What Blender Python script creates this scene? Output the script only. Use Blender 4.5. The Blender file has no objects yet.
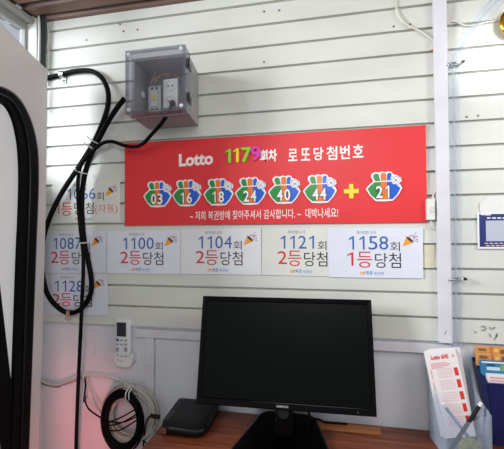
import bpy, bmesh, math, random
from mathutils import Vector, Matrix
random.seed(4)
SC = bpy.context.scene
COL = SC.collection
Z0 = 2.153           # height of the first siding groove
P = 0.08             # siding pitch
DESK = 0.74
CAMLOC = Vector((0, -1.300, Z0 - .7576))
FPX = 365.0
yw, pc, rl = [math.radians(a) for a in (-11.61, 1.25, -.36)]
FW = Vector((math.sin(yw)*math.cos(pc), math.cos(yw)*math.cos(pc), math.sin(pc)))
u0 = Vector((-math.sin(yw)*math.sin(pc), -math.cos(yw)*math.sin(pc), math.cos(pc)))
r0 = FW.cross(u0)
RT = r0*math.cos(rl) + u0*math.sin(rl)
UP = -r0*math.sin(rl) + u0*math.cos(rl)

def ray(px, py):
    return FW + RT*((px-252)/FPX) - UP*((py-224.5)/FPX)
def W(px, py, y=0.0):            # survey point on the plane parallel to the back wall at depth y
    d = ray(px, py); return CAMLOC + d*((y-CAMLOC.y)/d.y)
def D(px, py, z=DESK):           # survey point on a horizontal plane
    d = ray(px, py); return CAMLOC + d*((z-CAMLOC.z)/d.z)
def X(px, py, x):
    d = ray(px, py); return CAMLOC + d*((x-CAMLOC.x)/d.x)
def PL(px, py, p0, n):
    d = ray(px, py); return CAMLOC + d*((Vector(p0)-CAMLOC).dot(n)/d.dot(n))

# ------------------------------------------------------------------ materials
def lin(c):
    return tuple((v/255/12.92 if v/255 <= .04045 else ((v/255+.055)/1.055)**2.4) for v in c) + (1,)
MATS = {}
def mat(name, c, rough=.5, noise=0, scale=8, bump=0, metal=0, spec=.5, stretch=(1,1,1), emit=0, alpha=1, trans=0, coat=0, c2=None):
    if name in MATS: return MATS[name]
    m = bpy.data.materials.new(name); m.use_nodes = True; nt = m.node_tree; N = nt.nodes; L = nt.links
    b = N['Principled BSDF']
    b.inputs['Base Color'].default_value = lin(c); b.inputs['Roughness'].default_value = rough
    b.inputs['Metallic'].default_value = metal; b.inputs['Specular IOR Level'].default_value = spec
    b.inputs['Alpha'].default_value = alpha; b.inputs['Transmission Weight'].default_value = trans
    b.inputs['Coat Weight'].default_value = coat
    if emit:
        b.inputs['Emission Color'].default_value = lin(c); b.inputs['Emission Strength'].default_value = emit
    if noise or bump:
        tc = N.new('ShaderNodeTexCoord'); mp = N.new('ShaderNodeMapping'); mp.inputs['Scale'].default_value = stretch
        nz = N.new('ShaderNodeTexNoise'); nz.inputs['Scale'].default_value = scale; nz.inputs['Detail'].default_value = 6
        L.new(tc.outputs['Object'], mp.inputs['Vector']); L.new(mp.outputs[0], nz.inputs['Vector'])
        if noise:
            rp = N.new('ShaderNodeValToRGB')
            lo = c2 or tuple(max(0, v*(1-noise)) for v in c)
            rp.color_ramp.elements[0].position = .32; rp.color_ramp.elements[0].color = lin(lo)
            rp.color_ramp.elements[1].position = .68; rp.color_ramp.elements[1].color = lin(c)
            L.new(nz.outputs['Fac'], rp.inputs['Fac']); L.new(rp.outputs['Color'], b.inputs['Base Color'])
        if bump:
            bp = N.new('ShaderNodeBump'); bp.inputs['Strength'].default_value = bump; bp.inputs['Distance'].default_value = .002
            L.new(nz.outputs['Fac'], bp.inputs['Height']); L.new(bp.outputs[0], b.inputs['Normal'])
    MATS[name] = m; return m
def clear(name, tint, fac, rough=.08):      # thin clear plastic: part see-through, part sheen, slight milky body
    if name in MATS: return MATS[name]
    m = bpy.data.materials.new(name); m.use_nodes = True; nt = m.node_tree; N = nt.nodes; L = nt.links
    b = N['Principled BSDF']; b.inputs['Base Color'].default_value = lin(tint); b.inputs['Roughness'].default_value = rough
    t = N.new('ShaderNodeBsdfTransparent'); t.inputs[0].default_value = (.97, .98, 1, 1)
    lw = N.new('ShaderNodeLayerWeight'); lw.inputs['Blend'].default_value = .45
    ma = N.new('ShaderNodeMath'); ma.operation = 'MULTIPLY_ADD'; ma.inputs[1].default_value = .42; ma.inputs[2].default_value = fac; ma.use_clamp = True
    L.new(lw.outputs['Facing'], ma.inputs[0])
    mx = N.new('ShaderNodeMixShader'); L.new(ma.outputs[0], mx.inputs[0]); L.new(t.outputs[0], mx.inputs[1]); L.new(b.outputs[0], mx.inputs[2])
    L.new(mx.outputs[0], N['Material Output'].inputs['Surface'])
    MATS[name] = m; return m

M_SIDE = mat('cream_siding', (219,220,212), .42, noise=.06, scale=2.2, bump=.15, stretch=(1,1,3))
M_PANEL = mat('lower_panel', (220,224,231), .38, noise=.06, scale=3.0, bump=.1)
M_TRIM = mat('painted_trim', (220,219,226), .4, noise=.05, scale=9, bump=.1)
M_DOOR = mat('door_skin', (226,219,216), .35, noise=.05, scale=3)
M_RUB = mat('black_rubber', (3,3,4), .6, spec=.08)
M_LIP = mat('grey_rubber', (80,80,84), .5)
M_PANE = mat('frosted_pane_glow', (206,208,208), .2, emit=.28)  # slight emission stands in for daylight coming through the frosted glass
M_CEIL = mat('brown_ceiling', (128,92,78), .5, noise=.35, scale=3, stretch=(1,14,1))
M_BLK = mat('black_cable', (6,6,7), .6, spec=.12)
M_BLK2 = mat('black_plastic', (10,10,12), .3, spec=.35)
M_GLOSS = mat('gloss_black', (2,2,3), .2, spec=.14)
M_RED = mat('banner_red', (228,46,52), .42, noise=.05, scale=4)
M_WHT = mat('white_print', (244,240,236), .4)
M_WP = mat('white_plastic', (226,226,222), .35)
M_WC = mat('white_cable', (206,204,196), .45)
M_CREAM = mat('cream_cable', (214,212,198), .45)
M_BLUE = mat('ink_blue', (58,96,172), .5)
M_REDINK = mat('ink_red', (206,52,54), .5)
M_PINKINK = mat('ink_pink', (216,120,116), .5)
M_INK = mat('ink_black', (44,42,48), .5)
M_GREYINK = mat('ink_grey', (120,124,140), .5)
M_LBLUE = mat('ink_light_blue', (88,146,206), .5)
M_ORG = mat('ink_orange', (238,160,36), .5)
M_GRN = mat('bag_green', (38,140,62), .25)
M_BORG = mat('bag_orange', (228,120,50), .25)
M_BBLU = mat('bag_blue', (26,92,206), .25)
M_LIME = mat('foam_lime', (146,214,40), .6)
M_YEL = mat('foam_yellow', (246,232,30), .6)
M_MAG = mat('foam_magenta', (226,60,178), .6)
M_PLUS = mat('plus_yellow', (240,220,40), .4)
M_METAL = mat('bright_metal', (190,190,188), .25, metal=1)
M_DMET = mat('dark_metal', (70,68,66), .35, metal=1)
M_GOLD = mat('polished_gold', (224,176,70), .22, metal=1)
M_BOXG = mat('box_grey', (150,150,153), .4, noise=.04, scale=12)
M_LID = clear('smoky_lid', (160,160,166), .015)
M_LIDEDGE = clear('smoky_lid_edge', (110,110,124), .22)
M_HOSE = clear('clear_hose', (200,210,222), .0)
M_ACR = clear('clear_acrylic', (200,212,230), .09)
M_ACR2 = clear('clear_acrylic_back', (168,180,196), .34)
M_GLASS = clear('window_glass', (225,235,240), .05)
M_NAVY = mat('navy_plastic', (26,34,92), .35)
M_SIGN = mat('sign_navy', (36,48,110), .35)
M_SCREEN = mat('monitor_screen', (4,6,6), .34, spec=.11)
M_COPPER = mat('copper_wire', (196,140,104), .4)

# ------------------------------------------------------------------ mesh helpers
class MB:
    def __init__(s): s.v = []; s.f = []
    def add(s, vs, fs):
        o = len(s.v); s.v += [Vector(v) for v in vs]; s.f += [[i+o for i in f] for f in fs]; return s
    def box(s, a, b):
        (x0,y0,z0),(x1,y1,z1) = a, b
        vs = [(x0,y0,z0),(x1,y0,z0),(x1,y1,z0),(x0,y1,z0),(x0,y0,z1),(x1,y0,z1),(x1,y1,z1),(x0,y1,z1)]
        return s.add(vs, [(0,3,2,1),(4,5,6,7),(0,1,5,4),(1,2,6,5),(2,3,7,6),(3,0,4,7)])
    def prism(s, poly, ext):                   # polygon of 3-D points pushed along ext
        n = len(poly); e = Vector(ext); a = [Vector(p) for p in poly]
        return s.add(a+[p+e for p in a], [list(range(n))[::-1], list(range(n,2*n))] + [(i,(i+1)%n,n+(i+1)%n,n+i) for i in range(n)])
    def strip(s, A, B, ext):                   # ribbon between two polylines, pushed along ext
        n = len(A); e = Vector(ext); A = [Vector(p) for p in A]; B = [Vector(p) for p in B]
        vs = A+B+[p+e for p in A]+[p+e for p in B]; fs = []
        for i in range(n-1):
            fs += [(i,i+1,n+i+1,n+i), (2*n+i,3*n+i,3*n+i+1,2*n+i+1), (i,2*n+i,2*n+i+1,i+1), (n+i,n+i+1,3*n+i+1,3*n+i)]
        fs += [(0,n,3*n,2*n), (n-1,3*n-1,4*n-1,2*n-1)]
        return s.add(vs, fs)
    def tube(s, pts, r, seg=10, closed=False, smooth=True, step=.012):
        p = spline([Vector(q) for q in pts], closed, step) if smooth else [Vector(q) for q in pts]
        n = len(p); ring = []; t0 = None; nrm = None
        for i in range(n):
            if closed: t = (p[(i+1)%n]-p[i-1])
            else: t = p[min(i+1,n-1)]-p[max(i-1,0)]
            t.normalize()
            if nrm is None:
                nrm = t.orthogonal().normalized()
            else:
                nrm = t0.rotation_difference(t) @ nrm
            t0 = t; bn = t.cross(nrm)
            ring.append([p[i]+(nrm*math.cos(2*math.pi*k/seg)+bn*math.sin(2*math.pi*k/seg))*r for k in range(seg)])
        vs = [v for rr in ring for v in rr]; fs = []
        m = n if closed else n-1
        for i in range(m):
            j = (i+1)%n
            for k in range(seg): fs.append((i*seg+k, i*seg+(k+1)%seg, j*seg+(k+1)%seg, j*seg+k))
        if not closed: fs += [tuple(range(seg))[::-1], tuple(range((n-1)*seg, n*seg))]
        return s.add(vs, fs)
    def disc(s, c, ax, r, h, seg=20, r2=None):   # short cylinder / cone frustum
        ax = Vector(ax).normalized(); a = ax.orthogonal().normalized(); b = ax.cross(a); c = Vector(c); r2 = r if r2 is None else r2
        A = [c+(a*math.cos(2*math.pi*k/seg)+b*math.sin(2*math.pi*k/seg))*r for k in range(seg)]
        B = [c+ax*h+(a*math.cos(2*math.pi*k/seg)+b*math.sin(2*math.pi*k/seg))*r2 for k in range(seg)]
        return s.add(A+B, [tuple(range(seg))[::-1], tuple(range(seg,2*seg))]+[(k,(k+1)%seg,seg+(k+1)%seg,seg+k) for k in range(seg)])
    def xform(s, mtx):
        s.v = [mtx @ v for v in s.v]; return s
    def build(s, name, m, parent=None, bevel=0, smooth=False, seg=2, origin=None):
        me = bpy.data.meshes.new(name)
        if parent is not None: off = parent_world(parent)
        elif origin is not None: off = Vector(origin)
        else:
            off = Vector([(min(v[i] for v in s.v)+max(v[i] for v in s.v))/2 for i in range(3)])
        me.from_pydata([v-off for v in s.v], [], s.f); me.validate()
        bm = bmesh.new(); bm.from_mesh(me)
        if bevel: bmesh.ops.remove_doubles(bm, verts=bm.verts, dist=1e-6)
        bmesh.ops.recalc_face_normals(bm, faces=bm.faces); bm.to_mesh(me); bm.free()
        o = bpy.data.objects.new(name, me); COL.objects.link(o); me.materials.append(m)
        if smooth:
            for f in me.polygons: f.use_smooth = True
        if parent is not None: o.parent = parent
        else: o.location = off
        if bevel:
            b = o.modifiers.new('bevel','BEVEL'); b.width = bevel; b.segments = seg; b.limit_method = 'ANGLE'; b.angle_limit = math.radians(40)
        return o
def parent_world(p):
    v = Vector((0,0,0))
    while p is not None: v = v + p.location; p = p.parent
    return v
def spline(p, closed=False, step=.012):
    n = len(p); out = []
    m = n if closed else n-1
    for i in range(m):
        a = p[i-1] if (closed or i) else p[0]*2-p[1]
        b, c = p[i], p[(i+1)%n]
        d = p[(i+2)%n] if (closed or i+2 < n) else p[-1]*2-p[-2]
        k = max(2, min(16, int((c-b).length/step)))
        for j in range(k):
            t = j/k
            out.append(.5*((2*b)+(c-a)*t+(2*a-5*b+4*c-d)*t*t+(3*b-a-3*c+d)*t**3))
    if not closed: out.append(p[-1])
    return out
def tag(o, label, cat, group=None, kind=None):
    o['label'] = label; o['category'] = cat
    if group: o['group'] = group
    if kind: o['kind'] = kind
    return o
def thing(name, loc, label, cat, group=None):
    o = bpy.data.objects.new(name, None); COL.objects.link(o); o.location = loc; o.empty_display_size = .02
    return tag(o, label, cat, group)
def struct(o): o['kind'] = 'structure'; return o

_glyph = {}
def glyphs(s, weight=0.0, ext=.0):
    key = (s, weight, ext)
    if key not in _glyph:
        cu = bpy.data.curves.new('t', 'FONT'); cu.body = s; cu.size = 1; cu.offset = weight; cu.extrude = ext; cu.resolution_u = 3
        ob = bpy.data.objects.new('t', cu); COL.objects.link(ob)
        dg = bpy.context.evaluated_depsgraph_get(); me = bpy.data.meshes.new_from_object(ob.evaluated_get(dg))
        _glyph[key] = ([v.co.copy() for v in me.vertices], [list(p.vertices) for p in me.polygons])
        bpy.data.objects.remove(ob); bpy.data.curves.remove(cu); bpy.data.meshes.remove(me)
    return _glyph[key]
def lettering(mb, s, O, U, V, weight=0.0, depth=.0004, n=(0,-1,0)):
    """fit string s into the parallelogram with corner O (bottom left) and edges U (right), V (up); pushed out along n"""
    vs, fs = glyphs(s, weight, .5)
    if not vs: return mb
    x0 = min(v.x for v in vs); x1 = max(v.x for v in vs); y0 = min(v.y for v in vs); y1 = max(v.y for v in vs)
    O = Vector(O); U = Vector(U); V = Vector(V); n = Vector(n)
    return mb.add([O+U*((v.x-x0)/(x1-x0))+V*((v.y-y0)/max(1e-6, y1-y0))+n*(depth*(v.z+.5)) for v in vs], fs)
ONE = [(.54,0),(.74,0),(.74,1),(.60,1),(.16,.82),(.16,.70),(.54,.84)]
def one(mb, O, U, V, t=0.0, depth=.0004, n=(0,-1,0)):
    O = Vector(O); U = Vector(U); V = Vector(V); n = Vector(n)
    return mb.prism([O+U*(x-(t if x in (.54,.16) else -t))+V*y for x, y in ONE], n*depth)
def digits(mb, s, O, U, V, weight=0.0, depth=.0004, n=(0,-1,0), gap=.16):
    k = len(s)
    for i, ch in enumerate(s):
        a = O+U*((i+gap/2)/k); b = U*((1-gap)/k)
        if ch == '1': one(mb, a, b, V, weight*1.2, depth, n)
        else: lettering(mb, ch, a, b, V, weight, depth, n)
    return mb
def bold(mb, s, O, U, V, w, depth=.0004, n=(0,-1,0)):
    for i, (dx, dz) in enumerate(((-w,0),(w,0),(0,-w),(0,w),(0,0))):
        lettering(mb, s, Vector(O)+Vector((dx,0,dz)), U, V, 0, depth+.00006*i, n)
    return mb
def text_px(s, tl, tr, bl, y, name, m, parent, weight=0, depth=.0005):
    O = W(*bl, y); U = W(*tr, y)-W(*tl, y); V = W(*tl, y)-W(*bl, y)
    return lettering(MB(), s, O, U, V, weight, depth).build(name, m, parent)

# ------------------------------------------------------------------ the setting
XL, XR = -1.150, 1.15
mb = MB(); prof = [(0.0, Z0+2*P-.003)]
for k in range(-2, 14):
    zb = Z0-(k+1)*P
    prof += [(-.003, zb+.0040)]
    if k < 13: prof += [(.013, zb+.0040), (.013, zb-.0040), (0.0, zb-.0040)]
prof += [(.012, Z0-14*P+.0032), (.03, Z0-14*P+.0032), (.03, Z0+2*P-.003)]
mb.prism([(XL-.08, a, b) for a, b in prof], (XR-XL+.08, 0, 0))
wall = struct(mb.build('wall_back', M_SIDE, origin=(0,0,0)))
zlow = Z0-14*P
struct(MB().box((XL-.08, .010, 0), (XR, .03, zlow+.0031)).build('wall_back_lower', M_PANEL, origin=(0,0,0)))
# post, battens
a = W(432.4,0); b = W(436.6,340)
px0 = .3502; px1 = .3902
struct(MB().box((px0, -.022, W(440,343,-.022).z), (px1, -.0032, Z0+P*1.4)).build('trim_1', M_TRIM, bevel=.0015))
struct(MB().box((W(136.5,333,-.006).x, -.008, W(137,337,-.008).z), (px1, .0098, W(137,329,-.008).z)).build('trim_2', M_TRIM, bevel=.001))
struct(MB().box((W(145.6,360,-.004).x, -.004, DESK-.3), (W(153.7,360,-.004).x, .0098, W(137,337,-.008).z-.0002)).build('trim_3', M_TRIM, bevel=.001))
# ceiling, corrugated boards running along the wall
zc = Z0+.122
mb = MB(); pr = []
y = .03
while y > -2.6:
    pr += [(y, zc), (y-.052, zc), (y-.058, zc+.014), (y-.072, zc+.014)]; y -= .08
pr = pr + [(y, zc+.03), (.03, zc+.03)]
mb.prism([(-1.3, a, b) for a, b in pr], (2.6, 0, 0)); struct(mb.build('ceiling', M_CEIL, origin=(0,0,0)))
struct(MB().box((-1.3, -2.6, -.05), (1.3, .05, 0)).build('floor', mat('grey_floor', (120,116,112), .6, noise=.2, scale=6)))
# left wall with a window opening (thickness .066)
XO = XL-.066
yj = -.037
pj = X(38.5, 50, XL); ztop = X(38.7, 19.3, XL).z
zs = 1.62
mb = MB()
mb.box((XO, yj, 0), (XL, .0098, zc)); mb.box((XO, -.62, ztop), (XL-.004, yj, zc)); mb.box((XO, -.62, 0), (XL, yj, zs)); mb.box((XO, -.66, 0), (XL, -.62, zc))
M_LW = mat('left_wall_paint', (226,226,222), .5, noise=.04, scale=5)
struct(mb.build('wall_left', M_LW, origin=(0,0,0)))
struct(MB().box((XL-.0038, -.62, ztop+.002), (XL+.004, -.001, zc-.0005)).build('trim_5', mat('dark_fascia', (78,56,48), .5, noise=.3, scale=5, stretch=(1,1,12))))
win = bpy.data.objects.new('window_1', None); COL.objects.link(win); win.location = (XO, -.33, zs); struct(win)
M_FRM = mat('window_frame_grey', (150,148,142), .45)
mb = MB(); fx0, fx1 = XO-.004, XO+.022
mb.box((fx0, -.618, ztop-.045), (fx1, yj-.002, ztop-.001)); mb.box((fx0, -.618, zs+.001), (fx1, yj-.002, zs+.03))
mb.box((fx0, yj-.012, zs+.03), (fx1, yj-.002, ztop-.045)); mb.box((fx0, -.618, zs+.03), (fx1, -.59, ztop-.045))
mb.build('window_frame', M_FRM, win, bevel=.002)
MB().box((XO+.006, -.59, zs+.03), (XO+.010, yj-.012, ztop-.045)).build('window_pane', M_GLASS, win)
# roller / lintel rail above the window
struct(MB().box((XO+.024, -.618, ztop-.022), (XL-.012, yj-.001, ztop-.0005)).build('trim_4', mat('rail_grey', (160,158,150), .4), bevel=.003))
# grey building outside
struct(MB().box((-4.2, 2.2, 0), (-3.2, 3.3, 3.35)).build('exterior_1', mat('outside_render', (132,140,144), .8, noise=.25, scale=14), origin=(0,0,0)))
struct(MB().box((-14, -8, -.3), (-1.4, 12, -.1)).build('ground_outside', mat('outside_ground', (190,190,186), .8, noise=.1), origin=(0,0,0)))

# door leaf standing open in front of the left wall
dn = Vector((.962, .272, 0)); p0 = (-.996, -.15, 1.4)
def dp(px, py): return PL(px, py, p0, dn)
door = bpy.data.objects.new('door_1', None); COL.objects.link(door); door.location = dp(20, 300); struct(door)
outer = [(47.5,70),(46,200),(42.5,330),(38.5,449),(36.5,520),(-42,520),(-42,-20)]
gasO = [(-42,83),(-12,85),(0,88),(10,93),(19,102),(26.5,115),(32,131),(35.5,150),(36.5,170),(36,200),(34,250),(30.5,350),(27,449),(25,520)]
gasI = [(-42,97),(-12,99),(0,102),(6,106),(11,114),(15.5,127),(18.5,145),(20,165),(20,200),(17.5,250),(14,350),(10.5,449),(8.5,520)]
gasL = [(-42,81),(-12,83),(0,86),(11,91),(20.5,100),(28.3,114),(34,130),(37.5,149),(38.5,170),(38,200),(36,250),(32.3,350),(28.6,449),(26.6,520)]
def smooth_px(pts, k=5):
    out = []
    for i in range(len(pts)-1):
        a, b, c, d = [pts[max(0, min(len(pts)-1, i+j))] for j in (-1, 0, 1, 2)]
        for q in range(k):
            t = q/k
            out.append(tuple(.5*(2*b[j]+(c[j]-a[j])*t+(2*a[j]-5*b[j]+4*c[j]-d[j])*t*t+(3*b[j]-a[j]-3*c[j]+d[j])*t**3) for j in (0, 1)))
    return out+[pts[-1]]
def smooth_line(pts, k=5):
    out = [tuple(p[j]+(q[j]-p[j])*t/k for j in (0, 1)) for p, q in zip(pts, pts[1:]) for t in range(k)]
    return out+[pts[-1]]
gasO, gasI, gasL = smooth_px(gasO), smooth_px(gasI), smooth_px(gasL)
back = -dn*.035
# leaf made as a ring between the outer outline and the gasket so the pane sits in a real opening
A = [dp(*q) for q in smooth_line([(-42,-20),(-20,2.5),(0,22),(12,34.5),(24,46.5),(36,58.5),(44,66.5),(47.5,70),(47,130),(46,200),(45,250),(42,350),(38.5,449),(36.5,520)])]
Bq = [dp(*q) for q in gasO]
MB().strip(A, Bq, back).build('door_panel', M_DOOR, door, bevel=.0015)
MB().strip([dp(*q)+dn*.002 for q in gasL], [dp(*q)+dn*.002 for q in gasO], -dn*.006).build('gasket_lip', M_LIP, door)
MB().strip([dp(*q)+dn*.006 for q in gasO], [dp(*q)+dn*.004 for q in gasI], -dn*.02).build('gasket', M_RUB, door)
mid = [(0.5*a[0]+.5*b[0], .5*a[1]+.5*b[1]) for a, b in zip(gasO, gasI)]
MB().tube([dp(*q)+dn*.006 for q in mid], .003, 8).build('gasket_bead', M_BLK2, door, smooth=True)
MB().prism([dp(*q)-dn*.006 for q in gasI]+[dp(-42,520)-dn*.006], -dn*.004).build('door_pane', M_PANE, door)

# ------------------------------------------------------------------ desk
desk = thing('desk', (.2, -.32, DESK), 'reddish brown wooden desk top against the wall under the monitor', 'desk')
def wood(name, c1, c2, c3):
    m = bpy.data.materials.new(name); m.use_nodes = True; N = m.node_tree.nodes; L = m.node_tree.links; b = N['Principled BSDF']
    tc = N.new('ShaderNodeTexCoord'); mp = N.new('ShaderNodeMapping'); mp.inputs['Scale'].default_value = (1.6, 22, 22)
    nz = N.new('ShaderNodeTexNoise'); nz.inputs['Scale'].default_value = 3; nz.inputs['Detail'].default_value = 8; nz.inputs['Distortion'].default_value = .6
    rp = N.new('ShaderNodeValToRGB'); e = rp.color_ramp.elements
    e[0].position = .3; e[0].color = lin(c1); e[1].position = .72; e[1].color = lin(c3); k = e.new(.5); k.color = lin(c2)
    L.new(tc.outputs['Object'], mp.inputs[0]); L.new(mp.outputs[0], nz.inputs['Vector']); L.new(nz.outputs['Fac'], rp.inputs[0]); L.new(rp.outputs[0], b.inputs['Base Color'])
    b.inputs['Roughness'].default_value = .42
    return m
M_WOOD = wood('desk_wood', (82,38,20), (116,58,34), (142,78,46))
XD = -.561
MB().box((XD, -.62, DESK-.03), (1.0, .0095, DESK)).build('desk_top', M_WOOD, desk, bevel=.003)
MB().box((XD+.05, -.58, 0), (XD+.08, -.02, DESK-.0305)).build('side_panel', M_WOOD, desk)
MB().box((.94, -.58, 0), (.97, -.02, DESK-.0305)).build('side_panel', M_WOOD, desk)
s0 = D(318,424); s1 = D(379.5,427); s2 = D(382.5,436); s3 = D(318,433)
yb = -.012
tag(MB().prism([(s0.x, yb, DESK+.0005), (s1.x, yb, DESK+.0005), (s2.x-.004, s2.y, DESK+.0005), (s3.x, s2.y, DESK+.0005)], (0,0,.004)).build('wooden_strip', wood('pale_wood', (140,82,40), (170,104,54), (190,122,68)), bevel=.0008), 'thin pale orange wooden strip lying on the desk behind the monitor', 'wood strip')

# ------------------------------------------------------------------ monitor
MW, MH, MY = .552, .3375, -.14
mx, mz, myaw, mt = -.1396, 1.0163, math.radians(2.12), math.radians(13.6)
mon = thing('computer_monitor', (mx, -.11, DESK), 'black widescreen monitor switched off, standing on the wooden desk', 'monitor')
ex = Vector((math.cos(myaw), math.sin(myaw), 0)); nn = Vector((math.sin(myaw), -math.cos(myaw), 0))
ez = Vector((0,0,1))*math.cos(mt) - nn*math.sin(mt); fn = ex.cross(ez)
MC = Vector((mx, MY, mz))
def mp3(u, v, d=0): return MC + ex*u + ez*v + fn*d
def mslab(u0, v0, u1, v1, d0, d1): return MB().prism([mp3(u0,v0,d0), mp3(u1,v0,d0), mp3(u1,v1,d0), mp3(u0,v1,d0)], fn*(d1-d0))
hw, hh = MW/2, MH/2
bz, bzt, bzb = .015, .016, .0215
O = [(-hw,-hh),(hw,-hh),(hw,hh),(-hw,hh)]; I = [(-hw+bz,-hh+bzb),(hw-bz,-hh+bzb),(hw-bz,hh-bzt),(-hw+bz,hh-bzt)]
mb = MB(); vs = []
for (u,v) in O: vs.append(mp3(u,v,0))
for (u,v) in I: vs.append(mp3(u,v,-.002))
for (u,v) in O: vs.append(mp3(u,v,-.030))
for (u,v) in I: vs.append(mp3(u,v,-.012))
fs = []
for i in range(4):
    j = (i+1)%4
    fs += [(i,j,4+j,4+i), (i,8+i,8+j,j), (4+i,4+j,12+j,12+i)]
fs.append((8,9,10,11)); mb.add(vs, fs)
mb.build('bezel', M_GLOSS, mon, bevel=.0025, seg=3)
mslab(-hw+bz+.0003, -hh+bzb+.0003, hw-bz-.0003, hh-bzt-.0003, -.008, -.0045).build('screen', M_SCREEN, mon)
mb = MB(); n = 4
A = [mp3(u*.93,v*.92,-.030) for u,v in O]; B = [mp3(u*.6,v*.62,-.055) for u,v in O]
mb.add(A+B, [(4,5,6,7)]+[(i,(i+1)%4,4+(i+1)%4,4+i) for i in range(4)]+[(0,1,2,3)]); mb.build('rear_shell', M_BLK2, mon, bevel=.006)
lb = lettering(MB(), 'SAMSUNG', mp3(-.0195,-hh+.0075,.0002), ex*.036, ez*.0062, .012, .0003, fn); lb.build('logo', mat('silver_print', (176,176,180), .35), mon)
mslab(hw-.055, -hh+.008, hw-.052, -hh+.010, .0, .0006).build('power_light', mat('power_mark', (120,120,126), .4), mon)
# stand: flared glossy foot rising to the back and a short neck
bl = [D(233,449,DESK+.012), D(331,449,DESK+.012)]
cx = -.137
rear = -.028
out = []
def rc(cx_, cy_, r, a0, a1, n=6):
    return [(cx_+r*math.cos(math.radians(a0+(a1-a0)*i/n)), cy_+r*math.sin(math.radians(a0+(a1-a0)*i/n))) for i in range(n+1)]
pts = rc(cx+.062, rear-.04, .04, 20, 90) + rc(cx-.062, rear-.04, .04, 90, 160) + rc(cx-.122, -.235, .03, 180, 270) + rc(cx+.122, -.235, .03, 270, 360)
ht = lambda yy: DESK+.010+.024*max(0, (yy+.265)/.24)
N_ = len(pts)
mb = MB()
low = [(x, y, DESK+.0005) for x, y in pts]; top = [(cx+(x-cx)*.985, y, ht(y)-.002) for x, y in pts]
top2 = [(cx+(x-cx)*.93, (y+.14)*.95-.14, ht(y)+.002) for x, y in pts]
mb.add(low+top+top2, [tuple(range(N_))] + [(i,(i+1)%N_,N_+(i+1)%N_,N_+i) for i in range(N_)] + [(N_+i,N_+(i+1)%N_,2*N_+(i+1)%N_,2*N_+i) for i in range(N_)] + [tuple(range(2*N_,3*N_))])
mb.build('stand_base', M_GLOSS, mon, smooth=False)
mb = MB()
q0 = [(cx-.030,-.155,DESK+.016),(cx+.030,-.155,DESK+.016),(cx+.028,-.09,DESK+.018),(cx-.028,-.09,DESK+.018)]
q1 = [mp3(-.026,-hh+.02,-.034)+Vector((0,0,0)), mp3(.026,-hh+.02,-.034), mp3(.026,-hh+.06,-.05), mp3(-.026,-hh+.06,-.05)]
mb.add(q0+q1, [(0,1,2,3),(4,5,6,7)]+[(i,(i+1)%4,4+(i+1)%4,4+i) for i in range(4)])
neck = mb.build('stand_neck', M_GLOSS, mon, bevel=.004)
MB().disc(mp3(0,-hh-.012,-.028), fn, .017, .004, 24).build('neck_button', M_BLK2, neck)
MB().tube([mp3(.075,-.1,-.05), (mx+.078,-.10,.87), (mx+.078,-.09,.80), (mx+.110,-.03,.760), (mx+.13,-.02,.7480), (mx+.2,-.016,.7480)], .0035).build('video_cable', M_BLK, mon, smooth=True)

# ------------------------------------------------------------------ set-top box / router, left of the monitor
zt = DESK+.032
c4 = [D(157.5,425,zt), D(181,393.5,zt), D(222,399,zt), D(205,431.5,zt)]
def rounded(c, r, n=6):
    out = []
    for i in range(len(c)):
        p, a, b = c[i], c[i-1], c[(i+1)%len(c)]
        d1 = (a-p).normalized()*r; d2 = (b-p).normalized()*r
        for k in range(n+1):
            t = k/n; out.append((p+d1)*(1-t)**2 + p*2*t*(1-t) + (p+d2)*t*t)
    return out
rt = rounded(c4, .052)
cen = sum(c4, Vector())/4
rou = thing('settop_box', (cen.x, cen.y, DESK), 'flat black rounded set-top box lying at left end of the desk', 'set-top box')
ring = lambda s, z: [Vector((cen.x+(p.x-cen.x)*s, cen.y+(p.y-cen.y)*s, z)) for p in rt]
mb = MB(); R = [ring(.90, DESK+.0008), ring(.97, DESK+.007), ring(1.0, DESK+.017), ring(.985, DESK+.026), ring(.93, DESK+.0315), ring(.6, DESK+.033)]
n = len(rt)
for i, rr in enumerate(R): mb.v += rr
for i in range(len(R)-1):
    for k in range(n): mb.f.append([i*n+k, i*n+(k+1)%n, (i+1)*n+(k+1)%n, (i+1)*n+k])
mb.f += [list(range(n))[::-1], list(range((len(R)-1)*n, len(R)*n))]
mb.build('case', mat('matt_black', (9,9,11), .4, spec=.25), rou, smooth=True)
mb = MB()
zl = DESK+.0331
ua = (D(173,411,zl)-D(164,419,zl)); va = (D(166.5,409.8,zl)-D(164.5,414.5,zl))
for r in range(2):
    o = D(163.5+r*2.6, 419.3+r*.6, zl)
    lettering(mb, 'SET TOP BOX'[r*4:r*4+7].strip() if False else '||||||||', o, ua, Vector((-ua.y, ua.x, 0)).normalized()*.007, .0, .0002, (0,0,1))
mb.build('print', mat('grey_print', (120,122,126), .5), rou)
mb = MB().disc(D(182.5,398.5,zl), (0,0,1), .004, .0003); mb.build('mark', mat('grey_print', (120,122,126), .5), rou)
mb = MB(); g = D(156,417,DESK+.016)
mb.tube([g+Vector((.012,.004,0)), g+Vector((-.008,.003,0)), g+Vector((-.022,.006,0))], .0075, smooth=False)
mb.build('plug', M_BLK2, rou, smooth=True)
MB().prism([c+Vector((0,0,-.026)) for c in (c4[0].lerp(c4[3],.10)+Vector((-.001,-.001,0)), c4[0].lerp(c4[3],.16)+Vector((-.001,-.001,0)), c4[0].lerp(c4[3],.16)+Vector((-.001,-.001,.018)), c4[0].lerp(c4[3],.10)+Vector((-.001,-.001,.018)))], (.004,.004,0)).build('port', mat('port_red', (120,60,56), .5), rou)

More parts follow.
